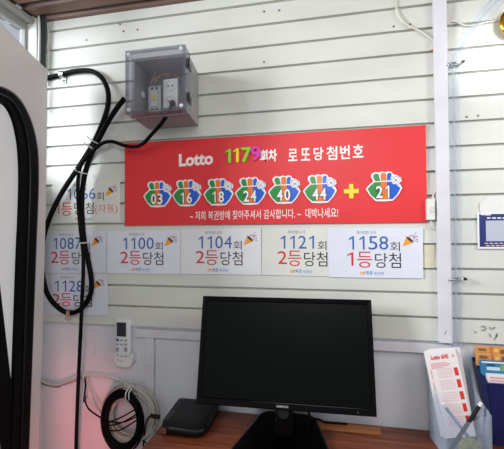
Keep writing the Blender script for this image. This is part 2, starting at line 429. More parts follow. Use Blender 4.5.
# ------------------------------------------------------------------ junction box with see-through lid
bx0, bx1, bz0, bz1, bd, sk, sz = -.6715, -.4705, 1.7968, 1.9974, .2293, .037, -.0121
yl = .165
def jb(x, y, z): t = -y/bd; return Vector((x+sk*t, y, z+sz*t))
def jbox(mb, x0, x1, y0, y1, z0, z1):
    c = [(x0,y0,z0),(x1,y0,z0),(x1,y1,z0),(x0,y1,z0),(x0,y0,z1),(x1,y0,z1),(x1,y1,z1),(x0,y1,z1)]
    return mb.add([jb(*p) for p in c], [(0,3,2,1),(4,5,6,7),(0,1,5,4),(1,2,6,5),(2,3,7,6),(3,0,4,7)])
J = thing('junction_box', (-.57, -.004, 1.797), 'grey electrical box with see-through lid mounted high on the siding', 'electrical box')
t = .004; y0 = -.0045
mb = MB()
jbox(mb, bx0, bx1, y0-.004, y0, bz0, bz1)
jbox(mb, bx0, bx0+t, -yl, y0-.004, bz0, bz1); jbox(mb, bx1-t, bx1, -yl, y0-.004, bz0, bz1)
jbox(mb, bx0+t, bx1-t, -yl, y0-.004, bz0, bz0+t); jbox(mb, bx0+t, bx1-t, -yl, y0-.004, bz1-t, bz1)
mb.build('box_body', M_BOXG, J)
mb = MB(); e = .003
jbox(mb, bx0+.006, bx1-.006, -bd, -bd+.003, bz0+.006, bz1-.006)
mb.build('lid_front', M_LID, J)
mb = MB()
jbox(mb, bx0-e, bx0, -bd, -yl-.0005, bz0-e, bz1+e); jbox(mb, bx1, bx1+e, -bd, -yl-.0005, bz0-e, bz1+e)
jbox(mb, bx0, bx1, -bd, -yl-.0005, bz0-e, bz0); jbox(mb, bx0, bx1, -bd, -yl-.0005, bz1, bz1+e)
mb.build('lid_sides', M_LID, J)
mb = MB()
for (a0,a1,c0,c1) in ((bx0-e,bx0+.006,bz0-e,bz1+e),(bx1-.006,bx1+e,bz0-e,bz1+e),(bx0+.006,bx1-.006,bz0-e,bz0+.006),(bx0+.006,bx1-.006,bz1-.006,bz1+e)):
    jbox(mb, a0,a1,-bd-.002,-bd+.006,c0,c1)
for (a0,a1,c0,c1) in ((bx0-e-.001,bx0,bz0-e,bz1+e),(bx1,bx1+e+.001,bz0-e,bz1+e),(bx0,bx1,bz0-e-.001,bz0),(bx0,bx1,bz1,bz1+e+.001)):
    jbox(mb, a0,a1,-yl-.004,-yl,c0,c1)
mb.build('lid_rim', M_LIDEDGE, J)
for x in (bx0+.010, bx1-.010):
    for z in (bz0+.010, bz1-.010):
        MB().disc(jb(x,-bd-.003,z), (0,-1,0), .007, .004, 16, .005).build('lid_screw', mat('clear_screw', (200,200,208), .25), J)
for z in (bz0+.045, bz1-.045):
    mb = MB(); jbox(mb, bx1+e+.001, bx1+e+.004, -bd+.012, -yl+.012, z-.013, z+.013)
    o = mb.build('hinge', M_DMET, J, bevel=.002)
    mb = MB(); mb.tube([jb(bx1+e+.005,-bd+.03,z-.017), jb(bx1+e+.005,-bd+.03,z+.017)], .002, smooth=False); mb.build('hinge_pin', M_BLK2, o)
mb = MB(); mb.disc(jb(bx0+t,-.085,1.905), (1,0,0), .011, .004, 18); mb.build('grommet', M_WP, J)
# breaker + socket screwed to the back plate inside
def inbox(x0,x1,d0,d1,z0,z1,name,m,parent,bevel=.002):
    mb = MB(); jbox(mb, x0,x1,-d1,-d0,z0,z1); return mb.build(name, m, parent, bevel=bevel)
yi = .0088
bq = [W(147.5,0,-.07).x, W(160,0,-.07).x, W(153,111,-.07).z, W(153,84,-.07).z]
sh = lambda v: v-sk*.07/bd
BR = thing('circuit_breaker', (sh(bq[0])+.02, -.02, bq[2]), 'small grey breaker switch inside the clear-lidded box, left of the socket', 'breaker')
bz0i = max(bq[2], bz0+.006)
BC = inbox(sh(bq[0]), sh(bq[1]), yi, .062, bz0i, bq[3], 'breaker_case', mat('breaker_grey', (196,196,196), .4), BR)
xm = (sh(bq[0])+sh(bq[1]))/2
inbox(xm-.012, xm+.012, .0622, .066, bz0i+.022, bq[3]-.02, 'breaker_face', mat('breaker_face', (222,220,212), .4), BC, .001)
inbox(xm-.006, xm+.006, .0662, .074, bz0i+.045, bz0i+.062, 'breaker_switch', mat('switch_yellow', (226,212,120), .4), BC, .001)
mb = MB()
for dx in (-.009,.009):
    for dz in (.012, bq[3]-bz0i-.01): MB().disc(jb(xm+dx,-.0623,bz0i+dz), (0,-1,0), .004, .0015, 12).build('terminal_screw', M_DMET, BC)
sq = [W(162.5,0,-.08).x, W(176,0,-.08).x, W(168,107.5,-.08).z, W(168,77,-.08).z]
sh2 = lambda v: v-sk*.08/bd
SK = thing('wall_socket', (sh2(sq[0])+.02, -.02, sq[2]), 'white double power socket with a black plug inside the clear-lidded box', 'socket')
sz0 = max(sq[2], bz0+.008)
so = inbox(sh2(sq[0]), sh2(sq[1])+.006, yi, .078, sz0, sq[3], 'socket_case', M_WP, SK, .006)
xm2 = (sh2(sq[0])+sh2(sq[1])+.006)/2
for zz in (sz0+.028, sq[3]-.028):
    mb = MB(); c = jb(xm2,-.0782,zz); mb.tube([c+Vector((.018*math.cos(a),-.001,.018*math.sin(a))) for a in [i*math.pi/8 for i in range(16)]], .0022, 6, closed=True); mb.build('socket_ring', M_WP, so, smooth=True)
    mb = MB()
    for dx in (-.008,.008): mb.disc(jb(xm2+dx,-.0783,zz), (0,-1,0), .0035, .001, 10)
    mb.build('socket_hole', M_INK, so)
# copper wires arching above
for i, (c_, pts, dep, lab) in enumerate([
    (M_COPPER, [(151,84),(155,74),(160,67),(163,62.5)], .06, 'bare copper-coloured wire rising steeply above the breaker'),
    (M_COPPER, [(154,84),(160,76),(168,73),(176,75.5),(180,80)], .055, 'copper-coloured wire arching over the white socket'),
    (mat('tan_wire', (206,176,150), .4), [(150,84),(156,78),(164,74.5),(170,77)], .05, 'pale tan wire between breaker and socket')]):
    tag(MB().tube([W(px,py,-dep) for px,py in pts], .0026, 6).build('copper_wire', c_, smooth=True), lab, 'wire', 'wires inside the clear-lidded box')

# ------------------------------------------------------------------ cables
def cable(name, pts, r, m, label, cat='cable', group=None, seg=10):
    return tag(MB().tube([W(*p) for p in pts], r, seg).build(name, m, smooth=True), label, cat, group)
cable('power_cable', [(40,79,-.012),(50,77.5,-.012),(62,74.5,-.012),(75,71.3,-.014),(90,70.8,-.02),(100,76,-.028),(106,85,-.032),(108.5,96,-.034),(107,110,-.034),(101,127,-.034),(94,142,-.024),(87,154,-.02),(78,168,-.024),(60,196,-.03),(48,222,-.03),(42.5,245,-.03),(42,270,-.03),(47,293,-.03),(57,306.5,-.03),(69,313,-.03),(81,309,-.03),(89.5,297,-.032),(91.5,282,-.034),(88.5,262,-.036),(84.5,243,-.038),(82,215,-.04),(82.5,190,-.042),(86,170,-.044),(92,153,-.046),(99,139,-.048),(108,122,-.06),(117,108,-.075),(124.5,98.5,-.082)], .0096, M_BLK, 'thick black cable looped on the wall, running from the clip to the box')
cable('appliance_cord', [(172.5,103,-.10),(170.5,108,-.13),(168.5,113,-.15),(161,124,-.15),(152,134,-.12),(143,143.5,-.08),(135,146.8,-.06),(124,145.5,-.05),(112,141.5,-.045),(103,143,-.054),(95,149,-.063),(86,158,-.063),(80,168,-.061),(78,182,-.060),(78.3,205,-.055),(80.5,230,-.058),(83,252,-.06),(83.2,275,-.062),(81.8,305,-.062),(80.5,335,-.055),(78.6,375,-.04),(77.2,410,-.03),(76,449,-.02),(75,500,-.02)], .0068, M_BLK, 'thinner black cord from the socket plug hanging straight down the wall')
# plug
pp = [W(172.5,103,-.10), W(172,104,-.08)]
tag(MB().tube([W(172.3,103.2,-.079), W(172.3,103.2,-.105)], .011, 14, smooth=False).build('power_plug', M_BLK2, bevel=.002), 'round black plug pushed into the lower outlet of the white socket', 'plug')
def band(px, py, y, w, h, ang, label, m=M_WP, name='cable_tie'):
    c = W(px, py, y); mb = MB(); a = math.radians(ang)
    ring = []
    for i in range(20):
        t = 2*math.pi*i/20
        dx, dy = w*math.cos(t), h*math.sin(t)
        ring.append(c+Vector((dx*math.cos(a), dy, dx*math.sin(a))))
    mb.tube(ring, .0022, 6, closed=True, step=.005)
    tl = [c+Vector((-w*math.cos(a), -h*.6, -w*math.sin(a))), c+Vector((-w*math.cos(a)-.006, -h*.8, -w*math.sin(a)+.012))]
    mb.tube(tl, .0018, 6, smooth=False)
    return tag(mb.build(name, m, smooth=True), label, 'cable tie', 'ties on the black cables')
band(95.5,142,-.042,.021,.022,-28,'upper of two white ties binding the black cables below the arc')
band(92.5,148,-.044,.022,.024,-28,'lower of two white ties binding the black cables above the left loop')
band(83,173,-.046,.020,.020,-15,'white tie round the black cables at top of the 1066 sheet')
band(84,243,-.048,.016,.024,5,'white tie round the black cables across the 1087 sheet')
mb = MB(); c = W(70,313,-.03)
for i in range(3): mb.tube([c+Vector((.004*i-.004,-.013,.01)), c+Vector((.006*i-.006,-.013,-.010)), c+Vector((.011*i-.012,-.010,-.024-.004*(i%2)))], .0022, 6)
mb.tube([c+Vector((0,.013*math.cos(t),.013*math.sin(t))) for t in [i*math.pi/6 for i in range(12)]], .0022, 6, closed=True, step=.004)
tag(mb.build('twist_tie', mat('pink_tie', (200,150,140), .5), smooth=True), 'pinkish twisted tie at bottom of the black cable loop', 'twist tie')
# clip
K = thing('cable_clip', W(62.5,77,-.006), 'silver saddle clip holding the black cable near the door', 'cable clip')
c = W(62.5,74.5,-.012)
mb = MB(); mb.strip([c+Vector((-.009, -.0125*math.cos(t)*1.05+.0, .0125*math.sin(t)*1.05)) for t in [math.radians(a) for a in range(-90,91,15)]], [c+Vector((.009, -.0125*math.cos(t)*1.05, .0125*math.sin(t)*1.05)) for t in [math.radians(a) for a in range(-90,91,15)]], (0,-.0012,0))
mb.build('saddle', M_METAL, K)
lug = MB().box((c.x-.006,-.0075,c.z-.034),(c.x+.012,-.0052,c.z-.012)).build('lug', M_METAL, K, bevel=.002)
MB().disc((c.x+.003,-.0078,c.z-.024),(0,-1,0),.005,.002,12).build('lug_screw', M_DMET, lug)

# wires in the corner by the window
cable('corner_conduit', [(31,-14,-.06),(34,2,-.05),(37.5,10,-.045),(39.3,25,-.045),(39.2,45,-.045),(38.5,75,-.045),(38,110,-.045)], .0045, M_WC, 'white cable coming down the corner beside the window')
cable('corner_cable', [(37,-6,-.03),(42,8,-.03),(42.5,25,-.03),(42.3,45,-.03),(42,80,-.03)], .0075, mat('dark_cable', (52,58,62), .5), 'thick dark cable hanging down the wall corner')
cable('corner_cable', [(40,6,-.02),(45,20,-.02),(45.8,35,-.02),(45,55,-.02),(44.5,80,-.02)], .005, mat('dark_cable_2', (74,82,84), .5), 'thinner dark cable nearest the siding in the wall corner')
cable('corner_wire', [(51.5,22,-.008),(49.5,26,-.008),(48.3,33,-.010),(48.4,50,-.012),(47.5,66,-.012),(46,85,-.012)], .0035, M_WC, 'pale wire running down the left end of the siding')
K = thing('cable_bracket', W(33,4,-.06), 'dark metal bracket with silver fitting under the ceiling corner', 'bracket')
MB().box(tuple(W(28,-2,-.075)+Vector((0,0,-.02))), tuple(W(38,-2,-.055)+Vector((0,0,.03)))).build('bracket_plate', M_DMET, K, bevel=.003)
MB().tube([W(31,-8,-.08), W(34,3,-.075), W(38,10,-.07)], .007).build('fitting', M_METAL, K, smooth=True)

# ------------------------------------------------------------------ banner
yb0, yb1 = -.0036, -.0086
BTL, BTR, BBR, BBL = W(126.2,144), W(425.5,125.4), W(426.0,222.0), W(125.6,226)
bxl, bxr = -.7715, .3235
bzt_, bzb_ = Z0-.4057, Z0-.728
ban = tag(MB().box((bxl,yb1,bzb_),(bxr,yb0,bzt_)).build('lotto_banner', M_RED, bevel=.0008, origin=((bxl+bxr)/2,yb0,bzb_)), 'long red sign board with white Korean lettering on the siding', 'sign board')
yt = yb1-.0001
text_px('Lotto', (179,154.2),(213,151.6),(179,166.8), yt, 'lotto_text', M_WHT, ban, .035)
text_px('회차', (260,150.2),(277,149.0),(260,162.3), yt, 'draw_text', M_WHT, ban, .04)
mb = MB()
for ch, x0, x1, ty, by in (('로',288.3,297.3,149.3,161),('또',301.3,310,148.6,160.6),('당',313.8,323.2,147.6,160.2),('첨',326.7,337,146.6,159.8),('번',340.2,349.6,145.6,159),('호',353,363.3,144.8,157.6)):
    O = W(x0,by,yt); bold(mb, ch, O, W(x1,by-.3,yt)-O, W(x0,ty,yt)-O, .0009, .0005)
mb.build('title_text', M_WHT, ban)
text_px('~ 저희 복권방에 찾아주셔서 감사합니다. ~  대박나세요!', (190,211.3),(338,207.6),(190,220.4), yt, 'slogan_text', M_WHT, ban, .004)
c = W(351.3,191.2,yt); mb = MB(); a_, b_ = .0245, .0072
mb.prism([c+Vector((x,0,z)) for x,z in ((-b_,-a_),(b_,-a_),(b_,-b_),(a_,-b_),(a_,b_),(b_,b_),(b_,a_),(-b_,a_),(-b_,b_),(-a_,b_),(-a_,-b_),(-b_,-b_))], (0,-.002,0))
mb.build('plus_sign', M_PLUS, ban)
# foam digits
for ch, x0, x1, ty, by, m, lab in (('1',225.8,232.2,149.3,163.2,M_LIME,'lime green foam digit 1 on the red board'),('1',233.8,240,148.6,162.6,M_YEL,'yellow foam digit 1 on the red board'),('7',241.8,250.8,148.2,162.2,M_LIME,'lime green foam digit 7 on the red board'),('9',251.2,260.2,146.8,160.6,M_MAG,'magenta foam digit 9 on the red board')):
    O = W(x0,by,yt-.004); U_ = W(x1,by-.3,yt-.004)-O; V_ = W(x0,ty,yt-.004)-O; mb = one(MB(), O-U_*.15, U_*1.2, V_, .06, .009) if ch == '1' else bold(MB(), ch, O, U_, V_, .0018, .009)
    for v in mb.v: v.y += .0039
    tag(mb.build('foam_digit', m), lab, 'foam digit', 'foam digits on the red board')

# lucky-bag number plates: one prototype, copied
outl = [(0,.43),(.09,.56),(.20,.66),(.21,.71),(.15,.82),(.16,.93),(.27,.99),(.36,.96),(.45,1.0),(.54,.97),(.63,1.0),(.72,.97),(.76,.89),(.86,.86),(.97,.78),(.99,.66),(.93,.58),(1.0,.43),(.90,.22),(.74,.02),(.50,0),(.27,.02),(.12,.2)]
BW, BH = .1165, .1015
def bp0(u, v, y): return Vector(((u-.5)*BW, y, (v-.5)*BH))
def bag_parts(root):
    rw = parent_world(root); bp = lambda u, v, y: bp0(u, v, y)+rw
    MB().prism([bp(u,v,0) for u,v in outl], (0,-.004,0)).build('plate', mat('plate_white', (238,238,236), .25), root)
    y = -.00405
    for nm, mm, lobes in (('green_patch', M_GRN, (((.05,.43),(.13,.54),(.25,.65),(.42,.65),(.40,.35),(.36,.07),(.29,.07),(.14,.22)),((.27,.67),(.21,.81),(.22,.90),(.28,.94),(.36,.91),(.405,.67)))),
                          ('orange_patch', M_BORG, (((.42,.65),(.58,.65),(.60,.3),(.66,.07),(.36,.07),(.40,.35)),((.42,.67),(.41,.90),(.46,.95),(.52,.95),(.57,.90),(.57,.67)))),
                          ('blue_patch', M_BBLU, (((.58,.65),(.71,.65),(.85,.54),(.95,.43),(.86,.23),(.73,.07),(.66,.07),(.60,.3)),((.585,.67),(.59,.90),(.65,.95),(.71,.92),(.71,.84),(.68,.76),(.70,.67))))):
        mb = MB()
        for lb_ in lobes: mb.prism([bp(u,v,y) for u,v in lb_], (0,-.0004,0))
        mb.build(nm, mm, root)
    MB().prism([bp(u,v,y-.0005) for u,v in ((.20,.645),(.74,.665),(.74,.695),(.20,.675))], (0,-.0003,0)).build('string', M_WHT, root)
    mb = MB(); mb2 = MB()
    for du, dv in ((-.05,.058),(.05,.058),(-.05,-.058),(.05,-.058)):
        mb.disc(bp(.83+du,.69+dv,y-.0005), (0,-1,0), .0083, .0003, 14); mb2.disc(bp(.83+du,.69+dv,y-.0009), (0,-1,0), .0070, .0003, 14)
    for sg in (-1,1):
        mb.prism([bp(.83+a_*.085-b_*.006*sg*0, .69+sg*a_*.095+b_*.010, y-.0013) for a_, b_ in ((-1,-1),(1,-1),(1,1),(-1,1))], (0,-.0003,0))
    mb.build('clover_rim', mat('clover_blue', (60,100,170), .3), root); mb2.build('clover', M_WHT, root)
def bag_number(root, s):
    rw = parent_world(root); y = -.0047; bp = bp0
    O = bp(.26,.12,y)+rw; U = bp(.71,.13,y)-bp(.26,.13,y); V = bp(.24,.52,y)-bp(.24,.12,y)
    digits(MB(), s, O-V*.035, U, V*1.07, .085, .0003, gap=.1).build('number_outline', M_INK, root)
    digits(MB(), s, O+Vector((0,-.0004,0)), U, V, .02, .0003, gap=.2).build('number', M_WHT, root)
proto = None
for s, x0, x1, y0_, y1_, lab in (('03',144,171.3,181,207.3,'bag-shaped plate numbered 03, first on the red board'),('16',173,200.5,179.7,206.3,'bag-shaped plate numbered 16 on the red board'),('18',204,233,178.5,205.6,'bag-shaped plate numbered 18 on the red board'),('24',236,265,177.4,204.7,'bag-shaped plate numbered 24 on the red board'),('40',269.2,299,176,203.6,'glossy bag-shaped plate numbered 40 on the red board'),('44',304,335.5,174.8,202.8,'bag-shaped plate numbered 44, left of the yellow plus'),('21',366.5,401,172,201,'bag-shaped plate numbered 21, right of the yellow plus')):
    c = W((x0+x1)/2, (y0_+y1_)/2, yt-.002); c.y = yt-.0006
    if proto is None:
        r = proto = thing('number_plate', c, lab, 'number plate', 'bag-shaped number plates'); bag_parts(r); kids = list(r.children)
    else:
        r = proto.copy(); COL.objects.link(r); r.location = c; r['label'] = lab
        for k in kids:
            d = k.copy(); COL.objects.link(d); d.parent = r
    bag_number(r, s)

# ------------------------------------------------------------------ winner sheets
def sheet(tl, tr, bl, br, num, rank, y, label, paper, auto=False, lay=None):
    a, b, c, d = W(*tl,y), W(*tr,y), W(*bl,y), W(*br,y)
    m = mat('paper_%s' % paper, {'cool':(226,229,240),'warm':(226,225,218),'white':(230,231,234)}[paper], .5, noise=.03, scale=9)
    o = MB().prism([c,d,b,a], (0,-.0008,0)).build('winner_sheet', m, origin=(a+b+c+d)/4)
    tag(o, label, 'paper sheet', 'printed winner sheets on the siding')
    if lay: k_ = lay; a = a+(a-b)*k_; c = c+(c-d)*k_
    yf = Vector((0,-.0009,0))
    def at(u, v): return (a*(1-u)+b*u)*(1-v)+(c*(1-u)+d*u)*v+yf
    def put(mb, s, u0, u1, v0, v1, w=0.0):
        O = at(u0,v1); return lettering(mb, s, O, at(u1,v1)-O, at(u0,v0)-O, w, .0003)
    put(MB(), '축하합니다', .31,.52,.055,.125).build('heading_text', M_GREYINK, o)
    digits(MB(), num, at(.205,.435), at(.655,.435)-at(.205,.435), at(.205,.165)-at(.205,.435), .0).build('draw_number', M_BLUE, o)
    put(MB(), '회', .665,.765,.275,.465).build('draw_text', M_INK, o)
    if not auto:
        mb = MB(); digits(mb, rank, at(.18,.76), at(.315,.76)-at(.18,.76), at(.18,.49)-at(.18,.76)); put(mb, '등', .315,.475,.475,.80); mb.build('rank_text', M_REDINK, o)
        put(MB(), '당첨', .505,.775,.50,.80).build('prize_text', M_INK, o)
    else:
        mb = MB(); digits(mb, rank, at(.04,.77), at(.14,.77)-at(.04,.77), at(.04,.50)-at(.04,.77)); put(mb, '등', .14,.305,.50,.82); mb.build('rank_text', M_REDINK, o)
        mb = MB(); put(mb, '당', .335,.475,.50,.80); put(mb, '첨', .50,.62,.51,.79); mb.build('prize_text', M_INK, o)
        put(MB(), '(자동)', .64,.965,.57,.80).build('note_text', M_PINKINK, o)
    put(MB(), '동행', .34,.40,.875,.945,.02).build('logo_orange', M_ORG, o)
    mb = MB(); put(mb, '복권', .405,.475,.86,.945,.02); mb.build('logo_blue', M_LBLUE, o)
    put(MB(), '복권방', .49,.60,.88,.945).build('shop_text', M_LBLUE, o)
    # popper
    mb = MB(); mb.prism([at(.79,.37), at(.905,.29), at(.835,.17)], (0,-.0003,0)); mb.build('popper_cone', M_ORG, o)
    mb = MB(); mb.prism([at(.905,.29), at(.895,.235), at(.86,.18), at(.828,.165), at(.845,.225), at(.875,.27)], (0,-.0005,0)); mb.build('popper_mouth', mat('popper_brown', (70,46,40), .5), o)
    rnd = random.Random(7); mats = ((mat('confetti_blue', (110,140,200), .5), 'confetti_blue'), (mat('confetti_red', (216,130,120), .5), 'confetti_red'))
    for q, (mm, nm) in enumerate(mats):
        mb = MB()
        for i in range(9):
            ang = math.radians(rnd.uniform(-20, 100)); rr = rnd.uniform(.05, .13)
            u = .865+rr*math.cos(ang)*.75; v = .225-rr*math.sin(ang)*1.25
            u = min(u, .975); v = max(v, .04)
            s1, s2 = rnd.uniform(.009,.018), rnd.uniform(.016,.032)
            mb.prism([at(u,v), at(u+s1,v+.006), at(u+s1*.6,v+s2), at(u-.004,v+s2*.8)], (0,-.0003,0))
        mb.build(nm, mm, o)
    return o
ys = -.0040
sheet((52.5,182.5),(120.5,180.2),(52.2,223.5),(120.2,222),'1066','1',ys,'white sheet reading 1066 with bracketed red note, left of the red board','warm',auto=True)
sheet((43.8,231),(106.4,230.6),(43.4,273.2),(106.2,272.6),'1087','2',ys,'white sheet reading 1087 behind the black cables, above the 1128 sheet','cool',lay=.085)
sheet((43.2,274),(107.6,273.8),(42.8,314),(108,315.6),'1128','2',ys-.0012,'white sheet reading 1128, lowest on the siding behind the cable loop','cool',lay=.045)
sheet((107,231),(180.7,229.8),(106.7,273.2),(180.5,274),'1100','2',ys,'white sheet reading 1100 below the left end of the red board','cool')
sheet((181.2,229),(261,227.8),(180.9,273.8),(261.4,275),'1104','2',ys,'white sheet reading 1104 between the 1100 and 1121 sheets','white')
sheet((262,228),(347,227.5),(261.8,275),(347.5,276.8),'1121','2',ys,'cream sheet reading 1121, its right end under the 1158 sheet','warm')
sheet((327.8,228),(422.8,228.2),(328.6,277.2),(423.2,278.4),'1158','1',ys-.0016,'white sheet reading 1158, rightmost of the row below the red board','cool')

# ------------------------------------------------------------------ remote and holder
yr = -.022
def slab(px0, py0, px1, py1, yf, yb_, name, m, parent, bevel=.003, seg=3):
    a = W(px0,py1,yf); b = W(px1,py0,yf)
    return MB().box((a.x,yf,a.z),(b.x,yb_,b.z)).build(name, m, parent, bevel=bevel, seg=seg)
K = thing('remote_control', W(123,363,-.02), 'white air conditioner remote with dark display, hanging in a wall holder', 'remote control')
rb = slab(115.2,319.2,129.6,365,-.014,.006,'remote_body', mat('remote_white', (222,224,226), .35), K, .006)
slab(116.6,322.8,125.9,336.4,-.0155,-.0135,'display', mat('remote_lcd', (50,52,58), .3), rb, .001)
mb = MB()
slab(116.2,338.6,118.8,341.2,-.0165,-.0135,'power_button', mat('button_violet', (92,92,160), .4), rb, .001)
M_BTN = mat('button_grey', (150,152,160), .4)
for px_, py_, w_, h_ in ((120.2,339.6,2.6,1.5),(124.4,339.8,2.4,1.5),(116.2,343.8,2.6,1.4),(120.2,343.8,2.6,1.6),(124.4,344,2.6,1.6),(116,347.5,2.6,4),(124,347.5,3,4.2)):
    slab(px_,py_,px_+w_,py_+h_,-.0158,-.0135,'button', M_BTN, rb, .0006)
K = thing('remote_holder', W(123,368,-.01), 'white plastic cradle holding the remote on the wall', 'remote holder')
a = W(114.4,352,-.021); b = W(132.4,368,-.021)
zz0, zz1 = b.z, W(120,355,-.021).z
o1 = [(a.x, zz1), (a.x, zz0+.022), (a.x+.008, zz0+.008), (a.x+.02, zz0), (b.x-.02, zz0), (b.x-.008, zz0+.008), (b.x, zz0+.022), (b.x, zz1+.010), (b.x-.005, zz1+.010), (b.x-.012, zz1-.002), ((a.x+b.x)/2+.004, zz1-.012), (a.x+.010, zz1-.004)]
o1 = [(x, -.0215, z) for x, z in o1]
MB().prism(o1, (0,.0035,0)).build('front_wall', M_WP, K, bevel=.0012)
MB().box((a.x,-.0177,zz0+.022),(a.x+.003,.0095,zz1)).build('side_wall', M_WP, K)
MB().box((b.x-.003,-.0177,zz0+.022),(b.x,.0095,zz1+.010)).build('side_wall', M_WP, K)
MB().box((a.x+.02,-.0177,zz0),(b.x-.02,.0095,zz0+.003)).build('bottom_wall', M_WP, K)
mb = MB()
for px_, py_ in ((117.5,355.5),(121.5,356.5),(125.5,356),(118,360),(121.5,361.2)):
    c = W(px_,py_,-.0217); mb.box((c.x-.004,-.0221,c.z-.0022),(c.x+.004,-.0217,c.z+.0022))
mb.build('window_marks', M_BTN, K)

# ------------------------------------------------------------------ coils and small wires on the lower wall
def coil(cx_, cy_, rx, ry, turns, y, m, label, r, jit, name, seed):
    rnd = random.Random(seed); pts = []
    for k in range(turns):
        jx, jy = rnd.uniform(-jit,jit), rnd.uniform(-jit,jit); s = 1+rnd.uniform(-.14,.10); yy = y+rnd.uniform(-.012,.012)
        for i in range(14):
            t = 2*math.pi*i/14+math.pi/2
            pts.append(W(cx_+jx+rx*s*math.cos(t), cy_+jy-ry*s*math.sin(t)*(1+.03*rnd.uniform(-1,1)), yy))
    return tag(MB().tube(pts, r, 7).build(name, m, smooth=True), label, 'cable coil')
coil(130,414.5,23.5,26,24,-.020,mat('grey_white_cable', (184,182,172), .5),'grey-white cable coil hanging behind the black coil on the wall',.0034,3.6,'cable_coil',3)
coil(122,420.5,18.5,28,20,-.042,M_BLK,'black cable coil hanging on the lower wall left of the desk',.0036,1.9,'cable_coil',11)
mb = MB()
for i, (x0, y0_, x1, y1_) in enumerate(((103,424,139,407),(104,427,140,412),(106,421,138,416),(103,430,137,420))):
    mb.tube([W(x0,y0_,-.06), W((x0+x1)/2,(y0_+y1_)/2+2+i,-.063), W(x1,y1_,-.06)], .0028, 6)
tag(mb.build('cable_wrap', M_BLK, smooth=True), 'loose black cable ends wound across the middle of the black coil', 'cable ends')
K = thing('wall_hook', W(130,386,.008), 'small white wall hook and tie from which the cable coils hang', 'hook')
MB().disc(W(130.5,384,.009), (0,-1,0), .010, .008, 16).build('hook_base', M_WP, K)
mb = MB(); c = W(129,391,-.05)
for dx in (-.006, .006): mb.tube([W(130.5,385,0), c+Vector((dx,.02,.012)), c+Vector((dx,-.012,-.002)), c+Vector((dx*1.2,-.012,-.028))], .0022, 6)
mb.build('hook_tie', M_WP, K, smooth=True)
cable('thin_cable', [(34,368,-.012),(38,377,-.01),(45,382.5,-.008),(58,384.5,-.006),(70,380,-.004),(78,376,-.003),(86,375.3,-.003),(100,376.2,-.003),(115,379,-.003),(126,383,-.004),(131,390,-.01)], .0036, M_WC, 'white wire crossing the lower wall from the door to the hook')
cable('thin_cable', [(34,372,-.008),(40,380.5,-.006),(50,385.8,-.004),(60,385.5,-.002),(72,382,-.001),(82,378,-.001)], .0030, mat('grey_cable', (150,150,146), .5), 'grey wire sagging just below the white wire by the door')
cable('thin_cable', [(33,370,-.004),(38,379,-.002),(44,384.3,0),(54,386.8,.002),(60,386.6,.003)], .0026, M_BLK, 'short black wire beside the door under the grey wire')
cable('thin_cable', [(84.5,377,-.004),(85.5,385,-.006),(84.5,398,-.008),(88,408,-.012),(95,414,-.018),(103,419,-.03)], .0030, M_BLK, 'thin black wire dropping from the tie point to the black coil')
cable('thin_cable', [(86,376,-.003),(89.5,388,-.006),(94,400,-.010),(99,410,-.016),(104,416,-.022)], .0032, mat('grey_white_cable', (184,182,172), .5), 'grey-white wire dropping beside the thin black wire to the coils')
cable('thin_cable', [(84,376,-.003),(88,366,-.002),(92,357,0),(94,352,.002),(95,340,.004)], .0012, M_WP, 'hair-thin white string rising from the tie point on the lower wall', 'string')
mb = MB(); c = W(84.5,376,-.004)
mb.tube([c+Vector((0,.0065*math.cos(t),.009*math.sin(t))) for t in [i*math.pi/6 for i in range(12)]], .002, 6, closed=True, step=.004)
tag(mb.build('wire_knot', M_WP, smooth=True), 'small white tie where the thin wires meet', 'tie')
tag(MB().tube([W(84.7,396,-.010), W(84.3,402,-.012)], .0055, 8, smooth=False).build('wire_splice', M_BLK2, bevel=.001), 'small black splice on the thin black wire', 'wire splice')
cable('thin_cable', [(133,436,.004),(141,439,0),(146,443,-.003),(150,449,-.005)], .003, M_BLK, 'short black wire end sticking out below the coils by the desk')
# power lead from set-top box, hanging behind desk end
cable('thin_cable', [(152,415.5,-.10),(149,417,-.09),(146,424,-.06),(144,436,-.03),(143,455,-.01)], .003, M_BLK, 'black lead from the set-top box plug dropping beside the desk')

# ------------------------------------------------------------------ right side: switch, hoses, wires
K = thing('inline_switch', W(431.5,220,-.015), 'white inline cord switch between the red board and the post', 'switch')
swb = slab(427.2,198.6,435.0,220.2,-.024,-.0042,'switch_body', M_WP, K, .003)
slab(431.0,206.5,434.2,212.5,-.028,-.0235,'rocker', mat('rocker_green', (206,216,196), .35), swb, .0012)
MB().tube([W(432.5,198.8,-.012),W(433.6,194,-.010),W(436,189,-.008),W(437.2,182,-.007)], .003, 8).build('cord', M_CREAM, K, smooth=True)
MB().tube([W(431,220,-.012),W(430.8,224,-.012),W(432.5,228,-.010),W(435.5,228.8,-.008),W(437.2,225.5,-.007)], .003, 8).build('cord', M_CREAM, K, smooth=True)
cable('thin_wire', [(396.5,-6,-.006),(396.2,6,-.008),(397.5,14,-.010),(402,20.5,-.012),(409,26,-.012),(420,31,-.010),(431.5,39,-.008),(433,41,-.006)], .0028, M_CREAM, 'cream wire curving across the siding to the left of the post')
cable('thin_wire', [(447,23.5,-.006),(452,21,-.008),(458,21.8,-.010),(463,25,-.010),(472,25.5,-.006),(486,22.5,-.006),(500,20,-.006)], .0028, M_CREAM, 'cream wire crossing behind the clear hoses to the right of the post')
